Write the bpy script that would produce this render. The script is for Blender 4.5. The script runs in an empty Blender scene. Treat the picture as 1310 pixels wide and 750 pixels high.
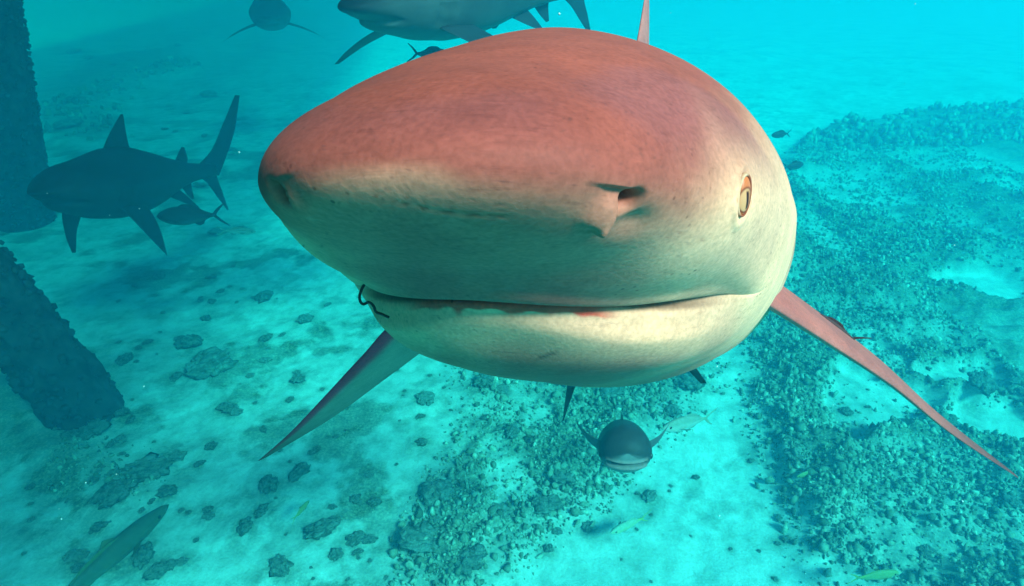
import bpy, math, random
import numpy as np
from mathutils import Vector, Matrix
random.seed(7)
RNG = np.random.default_rng(11)
R = math.radians

# ------------------------------------------------------------------ camera, world, sun, exposure
SC = bpy.context.scene
COL = SC.collection
H = 2.5                                   # camera height above the sand
PITCH = R(29.0)
F, CX, CY = 780.0, 655.0, 375.0           # focal length and centre on the 1310 x 750 frame
cam_data = bpy.data.cameras.new('camera')
cam_data.sensor_width = 36.0
cam_data.lens = 36.0 * F / 1310.0
cam_data.clip_start = 0.01
cam_data.clip_end = 400
cam = bpy.data.objects.new('camera', cam_data)
COL.objects.link(cam)
cam.location = (0, 0, H)
cam.rotation_euler = (math.pi / 2 - PITCH, 0, 0)
SC.camera = cam

SUN_DIR = Vector((0.50, -0.53, 0.69)).normalized()       # towards the sun
sun_el = math.asin(SUN_DIR.z)
sun_az = math.atan2(SUN_DIR.x, SUN_DIR.y)
world = bpy.data.worlds.new('World')
SC.world = world
world.use_nodes = True
wn = world.node_tree.nodes
bg = wn['Background']
sky = wn.new('ShaderNodeTexSky')
sky.sky_type = 'NISHITA'
sky.sun_disc = False
sky.sun_elevation = sun_el
sky.sun_rotation = sun_az
world.node_tree.links.new(sky.outputs[0], bg.inputs[0])
bg.inputs[1].default_value = 0.06
sd = bpy.data.lights.new('sun', 'SUN')
sd.energy = 5.0
sd.angle = R(12)                          # the rippled surface spreads the sun
sd.color = (1.0, 0.95, 0.90)
sun = bpy.data.objects.new('sun', sd)
COL.objects.link(sun)
sun.rotation_euler = SUN_DIR.to_track_quat('Z', 'Y').to_euler()
sun.location = (3, -2, 8)

SC.view_settings.view_transform = 'Standard'
SC.view_settings.look = 'None'
SC.view_settings.gamma = 1
SC.view_settings.use_curve_mapping = False
SC.view_settings.exposure = 0.80
SC.render.engine = 'CYCLES'
SC.cycles.use_denoising = True
SC.cycles.max_bounces = 8
SC.cycles.diffuse_bounces = 4
SC.cycles.volume_bounces = 3
SC.cycles.caustics_reflective = False
SC.cycles.caustics_refractive = False

CAM_M = Matrix.Translation((0, 0, H)) @ Matrix.Rotation(math.pi / 2 - PITCH, 4, 'X')


def at(x, y, depth):
    """world point seen at photo pixel (x, y) at a depth along the optical axis"""
    return CAM_M @ Vector(((x - CX) / F * depth, -(y - CY) / F * depth, -depth))


def on_floor(x, y, z=0.0):
    d = (at(x, y, 1.0) - Vector((0, 0, H)))
    k = (z - H) / d.z
    return Vector((0, 0, H)) + d * k


# ------------------------------------------------------------------ helpers
def smooth(a, b, x):
    t = np.clip((x - a) / (b - a), 0, 1)
    return t * t * (3 - 2 * t)


def pchip(xs, ys, x):
    xs = np.asarray(xs, float); ys = np.asarray(ys, float); x = np.asarray(x, float)
    h = np.diff(xs); d = np.diff(ys) / h; m = np.zeros(len(xs))
    for i in range(1, len(xs) - 1):
        if d[i - 1] * d[i] > 0:
            w1 = 2 * h[i] + h[i - 1]; w2 = h[i] + 2 * h[i - 1]
            m[i] = (w1 + w2) / (w1 / d[i - 1] + w2 / d[i])
    m[0] = d[0]; m[-1] = d[-1]
    i = np.clip(np.searchsorted(xs, x) - 1, 0, len(xs) - 2)
    t = (x - xs[i]) / h[i]
    return ((2 * t**3 - 3 * t**2 + 1) * ys[i] + (t**3 - 2 * t * t + t) * h[i] * m[i]
            + (-2 * t**3 + 3 * t * t) * ys[i + 1] + (t**3 - t * t) * h[i] * m[i + 1])


_PERM = RNG.permutation(4096)


def _hash(ix, iy):
    return _PERM[(_PERM[ix & 4095] + iy) & 4095] / 4095.0


def vnoise(x, y):
    x = np.asarray(x, float); y = np.asarray(y, float)
    ix = np.floor(x).astype(int); iy = np.floor(y).astype(int)
    fx = x - ix; fy = y - iy
    fx = fx**3 * (fx * (6 * fx - 15) + 10); fy = fy**3 * (fy * (6 * fy - 15) + 10)
    a = _hash(ix, iy); b = _hash(ix + 1, iy); c = _hash(ix, iy + 1); d = _hash(ix + 1, iy + 1)
    return (a + (b - a) * fx) * (1 - fy) + (c + (d - c) * fx) * fy


def fbm(x, y, o=4, g=0.5):
    s = 0; a = 1; t = 0
    for k in range(o):
        s = s + a * vnoise(x * 2**k + 17.3 * k, y * 2**k + 5.7 * k); t += a; a *= g
    return s / t


def mesh_np(name, V, quads=None, tris=None, smooth_on=True):
    me = bpy.data.meshes.new(name)
    V = np.asarray(V, np.float32)
    loops = []; starts = []; n = 0
    if quads is not None and len(quads):
        q = np.asarray(quads, np.int32); loops.append(q.ravel()); starts.append(np.arange(len(q)) * 4); n = q.size
    if tris is not None and len(tris):
        t = np.asarray(tris, np.int32); loops.append(t.ravel()); starts.append(n + np.arange(len(t)) * 3)
    L = np.concatenate(loops); S = np.concatenate(starts)
    me.vertices.add(len(V)); me.vertices.foreach_set('co', V.ravel())
    me.loops.add(len(L)); me.loops.foreach_set('vertex_index', L)
    me.polygons.add(len(S)); me.polygons.foreach_set('loop_start', S.astype(np.int32))
    me.update(calc_edges=True)
    me.validate()
    if smooth_on:
        me.polygons.foreach_set('use_smooth', np.ones(len(me.polygons), bool))
    return me


def set_col(me, C):
    a = me.color_attributes.new('Col', 'FLOAT_COLOR', 'POINT')
    C = np.asarray(C, np.float32)
    if C.shape[1] == 3:
        C = np.concatenate([C, np.ones((len(C), 1), np.float32)], 1)
    a.data.foreach_set('color', C.ravel())


def link(name, me, mat, parent=None, loc=None):
    o = bpy.data.objects.new(name, me)
    COL.objects.link(o)
    if mat is not None and not me.materials:
        me.materials.append(mat)
    if parent is not None:
        o.parent = parent
    if loc is not None:
        o.location = loc
    return o


def tag(o, label=None, cat=None, group=None, kind=None):
    if label: o['label'] = label
    if cat: o['category'] = cat
    if group: o['group'] = group
    if kind: o['kind'] = kind
    return o


class Parts:
    """collects several closed shells of one body into one mesh"""
    def __init__(s):
        s.V = []; s.Q = []; s.T = []; s.C = []; s.n = 0

    def add(s, V, quads=(), tris=(), C=None):
        V = np.asarray(V, float)
        s.V.append(V)
        if len(quads): s.Q.append(np.asarray(quads) + s.n)
        if len(tris): s.T.append(np.asarray(tris) + s.n)
        s.C.append(np.asarray(C, float) if C is not None else np.ones((len(V), 3)))
        s.n += len(V)

    def mesh(s, name):
        me = mesh_np(name, np.concatenate(s.V), np.concatenate(s.Q) if s.Q else None, np.concatenate(s.T) if s.T else None)
        import bmesh
        bm = bmesh.new(); bm.from_mesh(me); bmesh.ops.recalc_face_normals(bm, faces=bm.faces); bm.to_mesh(me); bm.free()
        set_col(me, np.concatenate(s.C))
        return me


def grid_quads(nr, nc, wrap=True):
    i = np.arange(nr - 1)[:, None]; j = np.arange(nc if wrap else nc - 1)[None, :]
    j2 = (j + 1) % nc
    return np.stack([i * nc + j, i * nc + j2, (i + 1) * nc + j2, (i + 1) * nc + j], -1).reshape(-1, 4)


# ------------------------------------------------------------------ materials
def new_mat(name):
    m = bpy.data.materials.new(name); m.use_nodes = True
    nt = m.node_tree
    b = nt.nodes['Principled BSDF']
    return m, nt, b


def N(nt, kind, **kw):
    n = nt.nodes.new(kind)
    for k, v in kw.items(): setattr(n, k, v)
    return n


def noise(nt, vec, scale, detail=4, rough=0.55):
    n = N(nt, 'ShaderNodeTexNoise'); n.inputs['Scale'].default_value = scale
    n.inputs['Detail'].default_value = detail; n.inputs['Roughness'].default_value = rough
    nt.links.new(vec, n.inputs['Vector'])
    return n.outputs['Fac']


def ramp(nt, fac, stops):
    r = N(nt, 'ShaderNodeValToRGB'); e = r.color_ramp.elements
    while len(e) < len(stops): e.new(0.5)
    for el, (p, c) in zip(e, stops):
        el.position = p; el.color = (*c, 1) if len(c) == 3 else c
    nt.links.new(fac, r.inputs[0])
    return r.outputs[0]


def mixc(nt, a, b, fac, mode='MIX'):
    n = N(nt, 'ShaderNodeMix', data_type='RGBA', blend_type=mode)
    for s, v in ((6, a), (7, b)):
        if isinstance(v, tuple): n.inputs[s].default_value = (*v, 1)
        else: nt.links.new(v, n.inputs[s])
    if isinstance(fac, float): n.inputs[0].default_value = fac
    else: nt.links.new(fac, n.inputs[0])
    return n.outputs[2]


def bump(nt, b, h, strength, dist):
    n = N(nt, 'ShaderNodeBump'); n.inputs['Strength'].default_value = strength; n.inputs['Distance'].default_value = dist
    nt.links.new(h, n.inputs['Height']); nt.links.new(n.outputs[0], b.inputs['Normal'])


def skin_mat(name, scale=1.0, rough=0.5, mottle=0.35, bump_d=0.0012):
    m, nt, b = new_mat(name)
    at_ = N(nt, 'ShaderNodeAttribute', attribute_name='Col')
    tc = N(nt, 'ShaderNodeTexCoord').outputs['Object']
    f1 = noise(nt, tc, 9 * scale, 5, 0.6)
    f2 = noise(nt, tc, 55 * scale, 4, 0.6)
    f3 = noise(nt, tc, 420 * scale, 2, 0.5)
    c = mixc(nt, at_.outputs['Color'], ramp(nt, f1, [(0.30, (0.62, 0.60, 0.66)), (0.70, (1.22, 1.18, 1.12))]), mottle + 0.25, 'MULTIPLY')
    c = mixc(nt, c, ramp(nt, f2, [(0.30, (0.70, 0.70, 0.70)), (0.72, (1.18, 1.18, 1.16))]), mottle, 'MULTIPLY')
    c = mixc(nt, c, ramp(nt, f3, [(.34, (.80, .80, .80)), (.66, (1.14, 1.14, 1.14))]), .6, 'MULTIPLY')
    vo = N(nt, 'ShaderNodeTexVoronoi'); vo.inputs['Scale'].default_value = 190 * scale; nt.links.new(tc, vo.inputs['Vector'])
    f4 = noise(nt, tc, 24 * scale, 3)
    sp = ramp(nt, vo.outputs['Distance'], [(0.10, (1, 1, 1)), (0.20, (0, 0, 0))])
    sp2 = mixc(nt, sp, ramp(nt, f4, [(0.52, (0, 0, 0)), (0.66, (1, 1, 1))]), 1.0, 'MULTIPLY')
    c = mixc(nt, c, mixc(nt, c, (.45, .40, .40), 1.0, 'MULTIPLY'), sp2)
    mp = N(nt, 'ShaderNodeMapping'); mp.inputs['Scale'].default_value = (2.0, 9.0, 30.0); mp.inputs['Rotation'].default_value = (.3, .2, .5); nt.links.new(tc, mp.inputs['Vector'])
    f5 = noise(nt, mp.outputs[0], 14 * scale, 4, .7)
    c = mixc(nt, c, ramp(nt, f5, [(.30, (.72, .70, .72)), (.42, (1, 1, 1)), (.62, (1, 1, 1)), (.74, (1.25, 1.22, 1.2))]), .7, 'MULTIPLY')
    nt.links.new(c, b.inputs['Base Color'])
    b.inputs['Roughness'].default_value = rough
    b.inputs['Specular IOR Level'].default_value = 0.12
    ad = N(nt, 'ShaderNodeMath', operation='ADD'); nt.links.new(f2, ad.inputs[0]); nt.links.new(f3, ad.inputs[1])
    bump(nt, b, ad.outputs[0], 0.35, bump_d)
    return m


def plain_mat(name, col, rough=0.6, spec=0.3, var=0.25, scale=60, bd=0.002):
    m, nt, b = new_mat(name)
    tc = N(nt, 'ShaderNodeTexCoord').outputs['Object']
    f = noise(nt, tc, scale, 4)
    lo = tuple(c * (1 - var) for c in col); hi = tuple(min(1, c * (1 + var)) for c in col)
    nt.links.new(ramp(nt, f, [(0.3, lo), (0.7, hi)]), b.inputs['Base Color'])
    b.inputs['Roughness'].default_value = rough
    b.inputs['Specular IOR Level'].default_value = spec
    bump(nt, b, f, 0.4, bd)
    return m


# ------------------------------------------------------------------ the sea floor
def poly_world(pts):
    return np.array([on_floor(*p)[:2] for p in pts])


def sd_poly(P, poly):
    """signed distance, positive inside"""
    d = np.full(len(P), 1e9); inside = np.zeros(len(P), bool)
    n = len(poly)
    for i in range(n):
        a = poly[i]; b = poly[(i + 1) % n]
        e = b - a; w = P - a
        t = np.clip((w @ e) / (e @ e + 1e-12), 0, 1)
        d = np.minimum(d, np.hypot(*(w - t[:, None] * e).T))
        c = ((a[1] <= P[:, 1]) & (b[1] > P[:, 1])) | ((b[1] <= P[:, 1]) & (a[1] > P[:, 1]))
        xx = a[0] + (P[:, 1] - a[1]) / (b[1] - a[1] + 1e-12) * e[0]
        inside ^= c & (P[:, 0] < xx)
    return np.where(inside, d, -d)


REEF_R = poly_world([(938, 440), (958, 540), (985, 640), (1012, 700), (1040, 790), (1060, 860), (1700, 860), (1800, 300), (1620, 130), (1310, 136), (1180, 146),
                     (1070, 158), (1000, 200), (985, 250), (960, 330), (940, 390)])
REEF_C = poly_world([(600, 440), (588, 520), (560, 590), (545, 650), (520, 690), (505, 760), (500, 820), (640, 810), (650, 730), (690, 690),
                     (740, 655), (790, 610), (850, 560), (905, 505), (925, 470), (900, 440), (760, 420)])
REEF_L = poly_world([(-300, 420), (20, 440), (90, 520), (165, 545), (205, 600), (200, 640), (150, 640), (90, 600), (30, 610), (-60, 660), (-300, 640)])
REEF_FAR = poly_world([(60, 110), (130, 72), (230, 62), (262, 88), (190, 100), (150, 130), (165, 175), (90, 190), (40, 165)])
PATCHES = [(1255, 362, 52, 22, 1.0), (1120, 520, 90, 26, .95), (1215, 485, 50, 20, .9), (1290, 545, 60, 32, 1.0), (1060, 545, 42, 20, .75), (1075, 735, 60, 25, .8),
           (1120, 470, 30, 20, .6), (1310, 250, 40, 14, .7), (1090, 245, 70, 26, .75), (1040, 300, 26, 40, .6), (1230, 215, 80, 14, .6), (985, 590, 16, 40, .4),
           (640, 640, 42, 28, .9), (600, 600, 26, 16, .6), (680, 560, 26, 14, .5), (860, 520, 40, 14, .6), (690, 640, 40, 22, .8), (630, 690, 22, 12, .5)]
PW = []
for (x, y, rx, ry, s) in PATCHES:
    c = on_floor(x, y); ex = on_floor(x + rx, y) - c; ey = on_floor(x, y - ry) - c
    PW.append((c.x, c.y, abs(ex.x), abs(ey.y), s))


def masks(x, y):
    P = np.stack([x, y], -1)
    wx = (fbm(x * 1.7, y * 1.7, 4) - .5) * .55; wy = (fbm(x * 1.7 + 40, y * 1.7 + 9, 4) - .5) * .55
    Q = P + np.stack([wx, wy], -1)
    q2 = P + np.stack([wx, wy], -1) * .35
    r = smooth(-.10, .24, sd_poly(q2, REEF_R))
    c = smooth(-.16, .26, sd_poly(q2, REEF_C)) * .95
    l = smooth(-.10, .2, sd_poly(Q, REEF_L)) * .75
    f = smooth(-.35, .5, sd_poly(Q, REEF_FAR)) * .8
    pat = np.zeros_like(x)
    for (px_, py_, rx, ry, s) in PW:
        e = np.hypot((Q[:, 0] - px_) / rx, (Q[:, 1] - py_) / ry)
        pat = np.maximum(pat, s * smooth(1.25, .75, e))
    holes = smooth(.52, .68, fbm(x * 1.3 + 7, y * 1.3 + 3, 4)) * .75
    r = r * (1 - pat) * (1 - holes * .55)
    c = c * (1 - pat * .85) * (1 - holes * .6)
    return r, c, l, f


def floor_height(x, y):
    r, c, l, f = masks(x, y)
    big = (fbm(x * .5, y * .5, 3) - .5) * .10
    lump = fbm(x * 3.2, y * 3.2, 4)
    fine = fbm(x * 14, y * 14, 4)
    near = np.clip(1 - (y - 6) / 14, .15, 1)
    z = big + (fbm(x * 2.3, y * 2.3, 4) - .5) * .05 + (fine - .5) * .012 * near
    z = z + r * (.08 + .20 * (lump - .25) + .05 * (fine - .5))
    z = z + c * (.03 + .13 * (lump - .25) + .05 * (fine - .5))
    z = z + l * (.02 + .10 * (lump - .3)) + f * (.05 + .3 * (lump - .3))
    st = smooth(.52, .66, fbm(x * 2.1 + 11, y * 2.1 + 31, 5, .6)) * smooth(-.2, -.8, x) * .8 * smooth(16, 8, y)
    st = st + smooth(.58, .70, fbm(x * 5 + 1, y * 5 + 3, 4, .6)) * .35
    return z, np.maximum(np.maximum(np.maximum(r, c), np.maximum(l, f * .8)), st)


SPOTS = []


def rock(px_, py_, wpx, label, group, flat=.55):
    p = on_floor(px_, py_)
    SPOTS.append((p.x, p.y, wpx * (p - Vector((0, 0, H))).length / F / 2, label, group, flat))


def scatter_rocks(n, zone, wmin, wmax, label, group, avoid=()):
    c = 0
    noun = 'coral lump' if 'coral' in label else 'stone'
    while c < n:
        x = random.uniform(zone[0], zone[2]); y = random.uniform(zone[1], zone[3])
        if any(a[0] < x < a[2] and a[1] < y < a[3] for a in avoid): continue
        w = wmin + (wmax - wmin) * random.random() ** 2.2
        (lx, ly, _), _, short = min(BIG, key=lambda b: (b[0][0] - x) ** 2 + (b[0][1] - y) ** 2)
        dx, dy = x - lx, y - ly
        size = ('tiny', 'small', 'middling', 'bigger')[min(3, int((w - wmin) / (wmax - wmin) * 5))]
        side = ('right of' if dx > 0 else 'left of') if abs(dx) > abs(dy) else ('in front of' if dy > 0 else 'beyond')
        far = '' if math.hypot(dx, dy) < 60 else 'well '
        lab = '%s %s %s%s the %s' % (size, noun, far, side, short)
        rock(x, y, w, lab if math.hypot(dx, dy) < 150 else label, group); c += 1


BIG = [((340, 382, 30), 'round dark algae stone at the edge of the sand above the shark\'s fin tip', "round algae stone above the fin tip"),
       ((270, 470, 55), 'broad dark rubble clump between the near piling and the shark\'s right fin', "broad clump between piling and right fin"),
       ((240, 440, 42), 'dark rubble clump just right of the leaning piling', "clump right of the leaning piling"),
       ((292, 522, 30), 'small round dark stone right of the piling\'s foot', "round stone by the piling foot"),
       ((345, 625, 30), 'dark round stone below the tip of the shark\'s right fin', "dark round stone under the fin tip"),
       ((385, 610, 34), 'rough dark stone just right of the round stone under the fin tip', "rough stone right of the fin tip stone"),
       ((415, 680, 44), 'large pale-topped rubble stone on the open sand at lower left', "large pale-topped stone at lower left"),
       ((455, 690, 26), 'small stone beside the large rubble stone at lower left', "stone beside the pale-topped stone"),
       ((195, 610, 48), 'dark stone at the head of the brown fish', "stone at the brown fish's head"),
       ((150, 640, 46), 'broad rubble heap to the left of the brown fish', "rubble heap by the brown fish"),
       ((185, 720, 30), 'small dark stone under the brown fish\'s belly', "stone under the brown fish's belly"),
       ((210, 735, 34), 'dark stone at the bottom edge right of the brown fish', "bottom-edge stone right of the brown fish"),
       ((315, 680, 28), 'lone mottled stone midway along the lower left sand', "lone mottled stone at lower left"),
       ((360, 730, 36), 'stone at the bottom edge below the lower left sand', "bottom-edge stone at lower left"),
       ((545, 515, 26), 'small stone on the sand beside the central reef patch', "stone beside the central reef"),
       ((880, 500, 46), 'ragged dark coral clump under the shark\'s chin beside the pelvic fin tip', "ragged clump by the pelvic fin tip"),
       ((1245, 512, 34), 'round coral head alone on the right-hand sand patch', "coral head on the right sand patch"),
       ((720, 620, 40), 'dark coral head left of the dark jack', "coral head left of the jack"),
       ((640, 660, 42), 'dark coral head in the middle of the central reef', "coral head mid central reef"),
       ((700, 655, 50), 'long dark coral head by the yellow-tailed fish', "long coral head by the yellowtail"),
       ((560, 640, 44), 'dark coral clump at the left edge of the central reef', "clump at the central reef left edge"),
       ((540, 700, 50), 'low coral clump at the lower left corner of the central reef', "low clump at the central reef corner"),
       ((600, 730, 44), 'coral clump at the bottom edge of the central reef', "clump at the bottom of the central reef"),
       ((620, 500, 40), 'coral clump at the top of the central reef under the chin', "clump under the chin"),
       ((780, 510, 36), 'coral clump above the dark jack', "clump above the jack"),
       ((158, 530, 26), 'rubble stone against the right side of the leaning piling\'s foot', "stone right of the piling foot"),
       ((118, 556, 34), 'rubble stone in front of the leaning piling\'s foot', "stone in front of the piling foot"),
       ((78, 548, 26), 'rubble stone left of the leaning piling\'s foot', "stone left of the piling foot"),
       ((540, 570, 20), 'tiny stone on the clean sand left of the central reef', "tiny stone on the clean middle sand")]
for (a, lab, _) in BIG:
    rock(a[0], a[1], a[2], lab, 'stones on the sand', flat=.6)
scatter_rocks(55, (150, 350, 480, 560), 6, 22, 'small dark stone scattered on the sand left of the shark\'s chin', 'stones on the sand', [(420, 350, 500, 480)])
scatter_rocks(60, (30, 560, 500, 748), 6, 24, 'small dark stone scattered on the lower left sand', 'stones on the sand')
scatter_rocks(14, (500, 450, 590, 620), 5, 14, 'small stone on the sand strip between right fin and central reef', 'stones on the sand')
scatter_rocks(12, (780, 620, 1000, 745), 5, 13, 'small stone on the sand channel between the reefs', 'stones on the sand')
scatter_rocks(26, (500, 480, 900, 745), 10, 26, 'coral lump of the central reef patch', 'coral lumps of the reef', [(760, 640, 900, 745), (500, 480, 560, 640)])
scatter_rocks(26, (960, 440, 1310, 745), 8, 24, 'coral lump of the right-hand reef below the left fin', 'coral lumps of the reef')
scatter_rocks(26, (90, 60, 320, 340), 8, 30, 'hazy dark stone on the far sand beside the left-hand shark', 'far stones by the left shark')


def spot_field(x, y):
    """low mound and fringe of weed round each stone"""
    dz = np.zeros_like(x); dm = np.zeros_like(x)
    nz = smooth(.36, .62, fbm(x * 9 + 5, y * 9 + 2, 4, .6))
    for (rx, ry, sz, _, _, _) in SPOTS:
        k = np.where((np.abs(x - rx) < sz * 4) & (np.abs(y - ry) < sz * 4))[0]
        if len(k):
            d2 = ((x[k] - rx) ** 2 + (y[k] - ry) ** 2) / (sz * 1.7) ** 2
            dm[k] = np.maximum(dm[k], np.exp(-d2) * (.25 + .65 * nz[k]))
            dz[k] = np.maximum(dz[k], .14 * sz * np.exp(-d2 / 1.2))
    return dz, dm


def build_floor():
    def axis(lo, hi, dense_lo, dense_hi, step, grow):
        a = list(np.arange(dense_lo, dense_hi, step)); s = step
        v = a[-1]
        while v < hi: s *= grow; v += s; a.append(min(v, hi))
        s = step; v = a[0]; pre = []
        while v > lo: s *= grow; v -= s; pre.append(max(v, lo))
        return np.array(pre[::-1] + a)
    xs = axis(-45, 45, -2.6, 3.3, .014, 1.03)
    ys = axis(-10, 70, 1.2, 5.6, .014, 1.018)
    X, Y = np.meshgrid(xs, ys)
    x = X.ravel(); y = Y.ravel()
    z, m = floor_height(x, y)
    dz, dm = spot_field(x, y)
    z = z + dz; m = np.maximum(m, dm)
    V = np.stack([x, y, z], -1)
    q = grid_quads(len(ys), len(xs), False)
    me = mesh_np('seabed', V, q)
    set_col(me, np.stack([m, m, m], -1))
    mat, nt, b = new_mat('sand')
    a = N(nt, 'ShaderNodeAttribute', attribute_name='Col').outputs['Fac']
    tc = N(nt, 'ShaderNodeTexCoord').outputs['Object']
    f1 = noise(nt, tc, 1.3, 6, .6); f2 = noise(nt, tc, 9, 6, .65); f3 = noise(nt, tc, 70, 4, .7)
    sand = ramp(nt, f2, [(.32, (.42, .40, .35)), (.52, (.59, .57, .52)), (.75, (.70, .68, .64))])
    sand = mixc(nt, sand, ramp(nt, f1, [(.34, (.55, .56, .52)), (.55, (1, 1, 1))]), .55, 'MULTIPLY')
    sand = mixc(nt, sand, ramp(nt, f3, [(.30, (.62, .62, .60)), (.55, (1.03, 1.03, 1.03))]), .45, 'MULTIPLY')
    reef = ramp(nt, f3, [(.30, (.06, .07, .05)), (.50, (.19, .18, .13)), (.68, (.42, .39, .30))])
    reef = mixc(nt, reef, ramp(nt, f2, [(.35, (.45, .5, .42)), (.65, (1.15, 1.1, 1.0))]), .7, 'MULTIPLY')
    nt.links.new(mixc(nt, sand, reef, a), b.inputs['Base Color'])
    b.inputs['Roughness'].default_value = .95
    b.inputs['Specular IOR Level'].default_value = .05
    bump(nt, b, f3, .5, .01)
    tag(link('seabed', me, mat), 'pale sand sea floor with rubble reef patches', kind='structure')


build_floor()


def ico(sub):
    import bmesh
    bm = bmesh.new(); bmesh.ops.create_icosphere(bm, subdivisions=sub, radius=1)
    V = np.array([v.co[:] for v in bm.verts]); T = np.array([[v.index for v in f.verts] for f in bm.faces]); bm.free()
    return V, T


ICO1, ICO2, ICO3, ICO4 = ico(1), ico(2), ico(3), ico(5)


def lumpy(V, amp, seed):
    r = np.random.default_rng(seed)
    k = r.normal(size=(7, 3)) * 2.6; ph = r.uniform(0, 6.28, 7)
    d = np.sin(V @ k.T + ph).mean(1)
    return V * (1 + amp * d * 2.2)[:, None]


def rubble_mat():
    m, nt, b = new_mat('reef_rubble')
    rp = N(nt, 'ShaderNodeNewGeometry').outputs['Random Per Island']
    tc = N(nt, 'ShaderNodeTexCoord').outputs['Object']
    f = noise(nt, tc, 90, 4, .65); g = noise(nt, tc, 1.6, 4)
    c = ramp(nt, rp, [(0, (.13, .13, .10)), (.3, (.22, .21, .165)), (.6, (.32, .30, .24)), (.9, (.43, .40, .33)), (1, (.60, .56, .47))])
    c = mixc(nt, c, ramp(nt, f, [(.3, (.5, .5, .48)), (.62, (1.15, 1.15, 1.1))]), .8, 'MULTIPLY')
    c = mixc(nt, c, ramp(nt, g, [(.38, (.55, .6, .5)), (.6, (1.1, 1.05, 1.0))]), .7, 'MULTIPLY')
    nt.links.new(c, b.inputs['Base Color']); b.inputs['Roughness'].default_value = .95
    b.inputs['Specular IOR Level'].default_value = .05
    bump(nt, b, f, .6, .006)
    return m


RUBBLE = rubble_mat()


def scatter_rubble():
    # candidates over the visible floor, thinned by the reef masks
    specs = [(ICO1, (-2.6, 1.2, 3.4, 4.6), 110000, .005, .016, 46000), (ICO1, (-4.5, 4.3, 6.5, 9.0), 60000, .010, .026, 20000), (ICO1, (-9, 8.6, 11, 17), 26000, .03, .06, 9000)]
    Vs, Ts, n = [], [], 0
    for (T0, (x0, y0, x1, y1), cnt, r0, r1, cap) in specs:
        x = RNG.uniform(x0, x1, cnt); y = RNG.uniform(y0, y1, cnt)
        r, c, l, f = masks(x, y)
        p = np.maximum(np.maximum(r * 1.0, c * 1.6), np.maximum(l * .35, f * .5))
        p = p * (.25 + 1.2 * smooth(.35, .65, fbm(x * 2.6 + 3, y * 2.6 + 8, 3)))
        keep = np.where(RNG.uniform(size=cnt) < p)[0][:cap]
        x, y = x[keep], y[keep]
        z, _ = floor_height(x, y); z = z + spot_field(x, y)[0]
        k = len(x)
        rad = r0 * .75 * np.minimum(RNG.uniform(.02, 1, k) ** -.55, 5.5 if y1 < 5 else 2.4)
        tv = [lumpy(T0[0], .55, 100 + s) for s in range(12)]
        var = RNG.integers(0, 12, k); base = np.stack(tv)[var]
        a = RNG.uniform(0, 6.28, k); ca, sa = np.cos(a), np.sin(a)
        sc = RNG.uniform(.5, 1.35, (k, 3)); sc[:, 2] *= 1.3
        P = base * sc[:, None, :] * rad[:, None, None]
        PX = P[..., 0] * ca[:, None] - P[..., 1] * sa[:, None]; PY = P[..., 0] * sa[:, None] + P[..., 1] * ca[:, None]
        V = np.stack([PX + x[:, None], PY + y[:, None], P[..., 2] + (z + rad * RNG.uniform(.0, .7, k))[:, None]], -1)
        nv = len(T0[0])
        T = (T0[1][None] + (np.arange(k) * nv)[:, None, None]).reshape(-1, 3) + n
        Vs.append(V.reshape(-1, 3)); Ts.append(T); n += k * nv
    me = mesh_np('reef_rubble', np.concatenate(Vs), None, np.concatenate(Ts))
    tag(link('reef_rubble', me, RUBBLE), 'knobbly grey coral rubble covering the reef patches', 'rubble', kind='stuff')


scatter_rubble()

# ------------------------------------------------------------------ single stones lying on the sand
def rock_mat(name, dark):
    m, nt, b = new_mat(name)
    tc = N(nt, 'ShaderNodeTexCoord').outputs['Object']
    f = noise(nt, tc, 3.2, 6, .7)
    base = ramp(nt, f, [(.3, tuple(c * .35 for c in dark)), (.5, dark), (.72, tuple(c * 2.2 for c in dark))])
    # sand settled on what faces up
    sx_ = N(nt, 'ShaderNodeSeparateXYZ'); nt.links.new(N(nt, 'ShaderNodeNewGeometry').outputs['Normal'], sx_.inputs[0])
    g = noise(nt, tc, 2.0, 5, .7)
    mu = N(nt, 'ShaderNodeMath', operation='MULTIPLY'); nt.links.new(sx_.outputs['Z'], mu.inputs[0]); nt.links.new(g, mu.inputs[1])
    dust = ramp(nt, mu.outputs[0], [(.36, (0, 0, 0)), (.56, (.8, .8, .8))])
    nt.links.new(mixc(nt, base, (.46, .44, .38), dust), b.inputs['Base Color'])
    b.inputs['Roughness'].default_value = .95; b.inputs['Specular IOR Level'].default_value = .05
    bump(nt, b, f, .8, .2)
    return m


ROCK = [rock_mat('algae_rock', (.20, .20, .155)), rock_mat('pale_rubble', (.32, .31, .25))]
ROCK_ME = []
for k in range(10):
    r = np.random.default_rng(500 + k)
    V0 = lumpy(ICO3[0], .34, 300 + k) * np.array([.46, .46, .42]); V0[:, 2] = np.maximum(V0[:, 2], -.3)
    Vs = [V0]; Ts = [ICO3[1]]; n = len(V0)
    for q in range(100):
        rad = min(abs(r.normal(0, .26)) + .15, .60); a = r.uniform(0, 6.28); sz = r.uniform(.13, .30)
        v = lumpy(ICO1[0], .5, 700 + 80 * k + q) * sz * r.uniform(.6, 1.3, 3) + np.array([rad * math.cos(a), rad * math.sin(a), max(-.1, .42 - .5 * rad) * r.uniform(.2, 1.0)])
        Vs.append(v); Ts.append(ICO1[1] + n); n += len(v)
    me = mesh_np('rock', np.concatenate(Vs), None, np.concatenate(Ts)); me.materials.append(ROCK[k % 3 == 2]); ROCK_ME.append(me)


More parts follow.
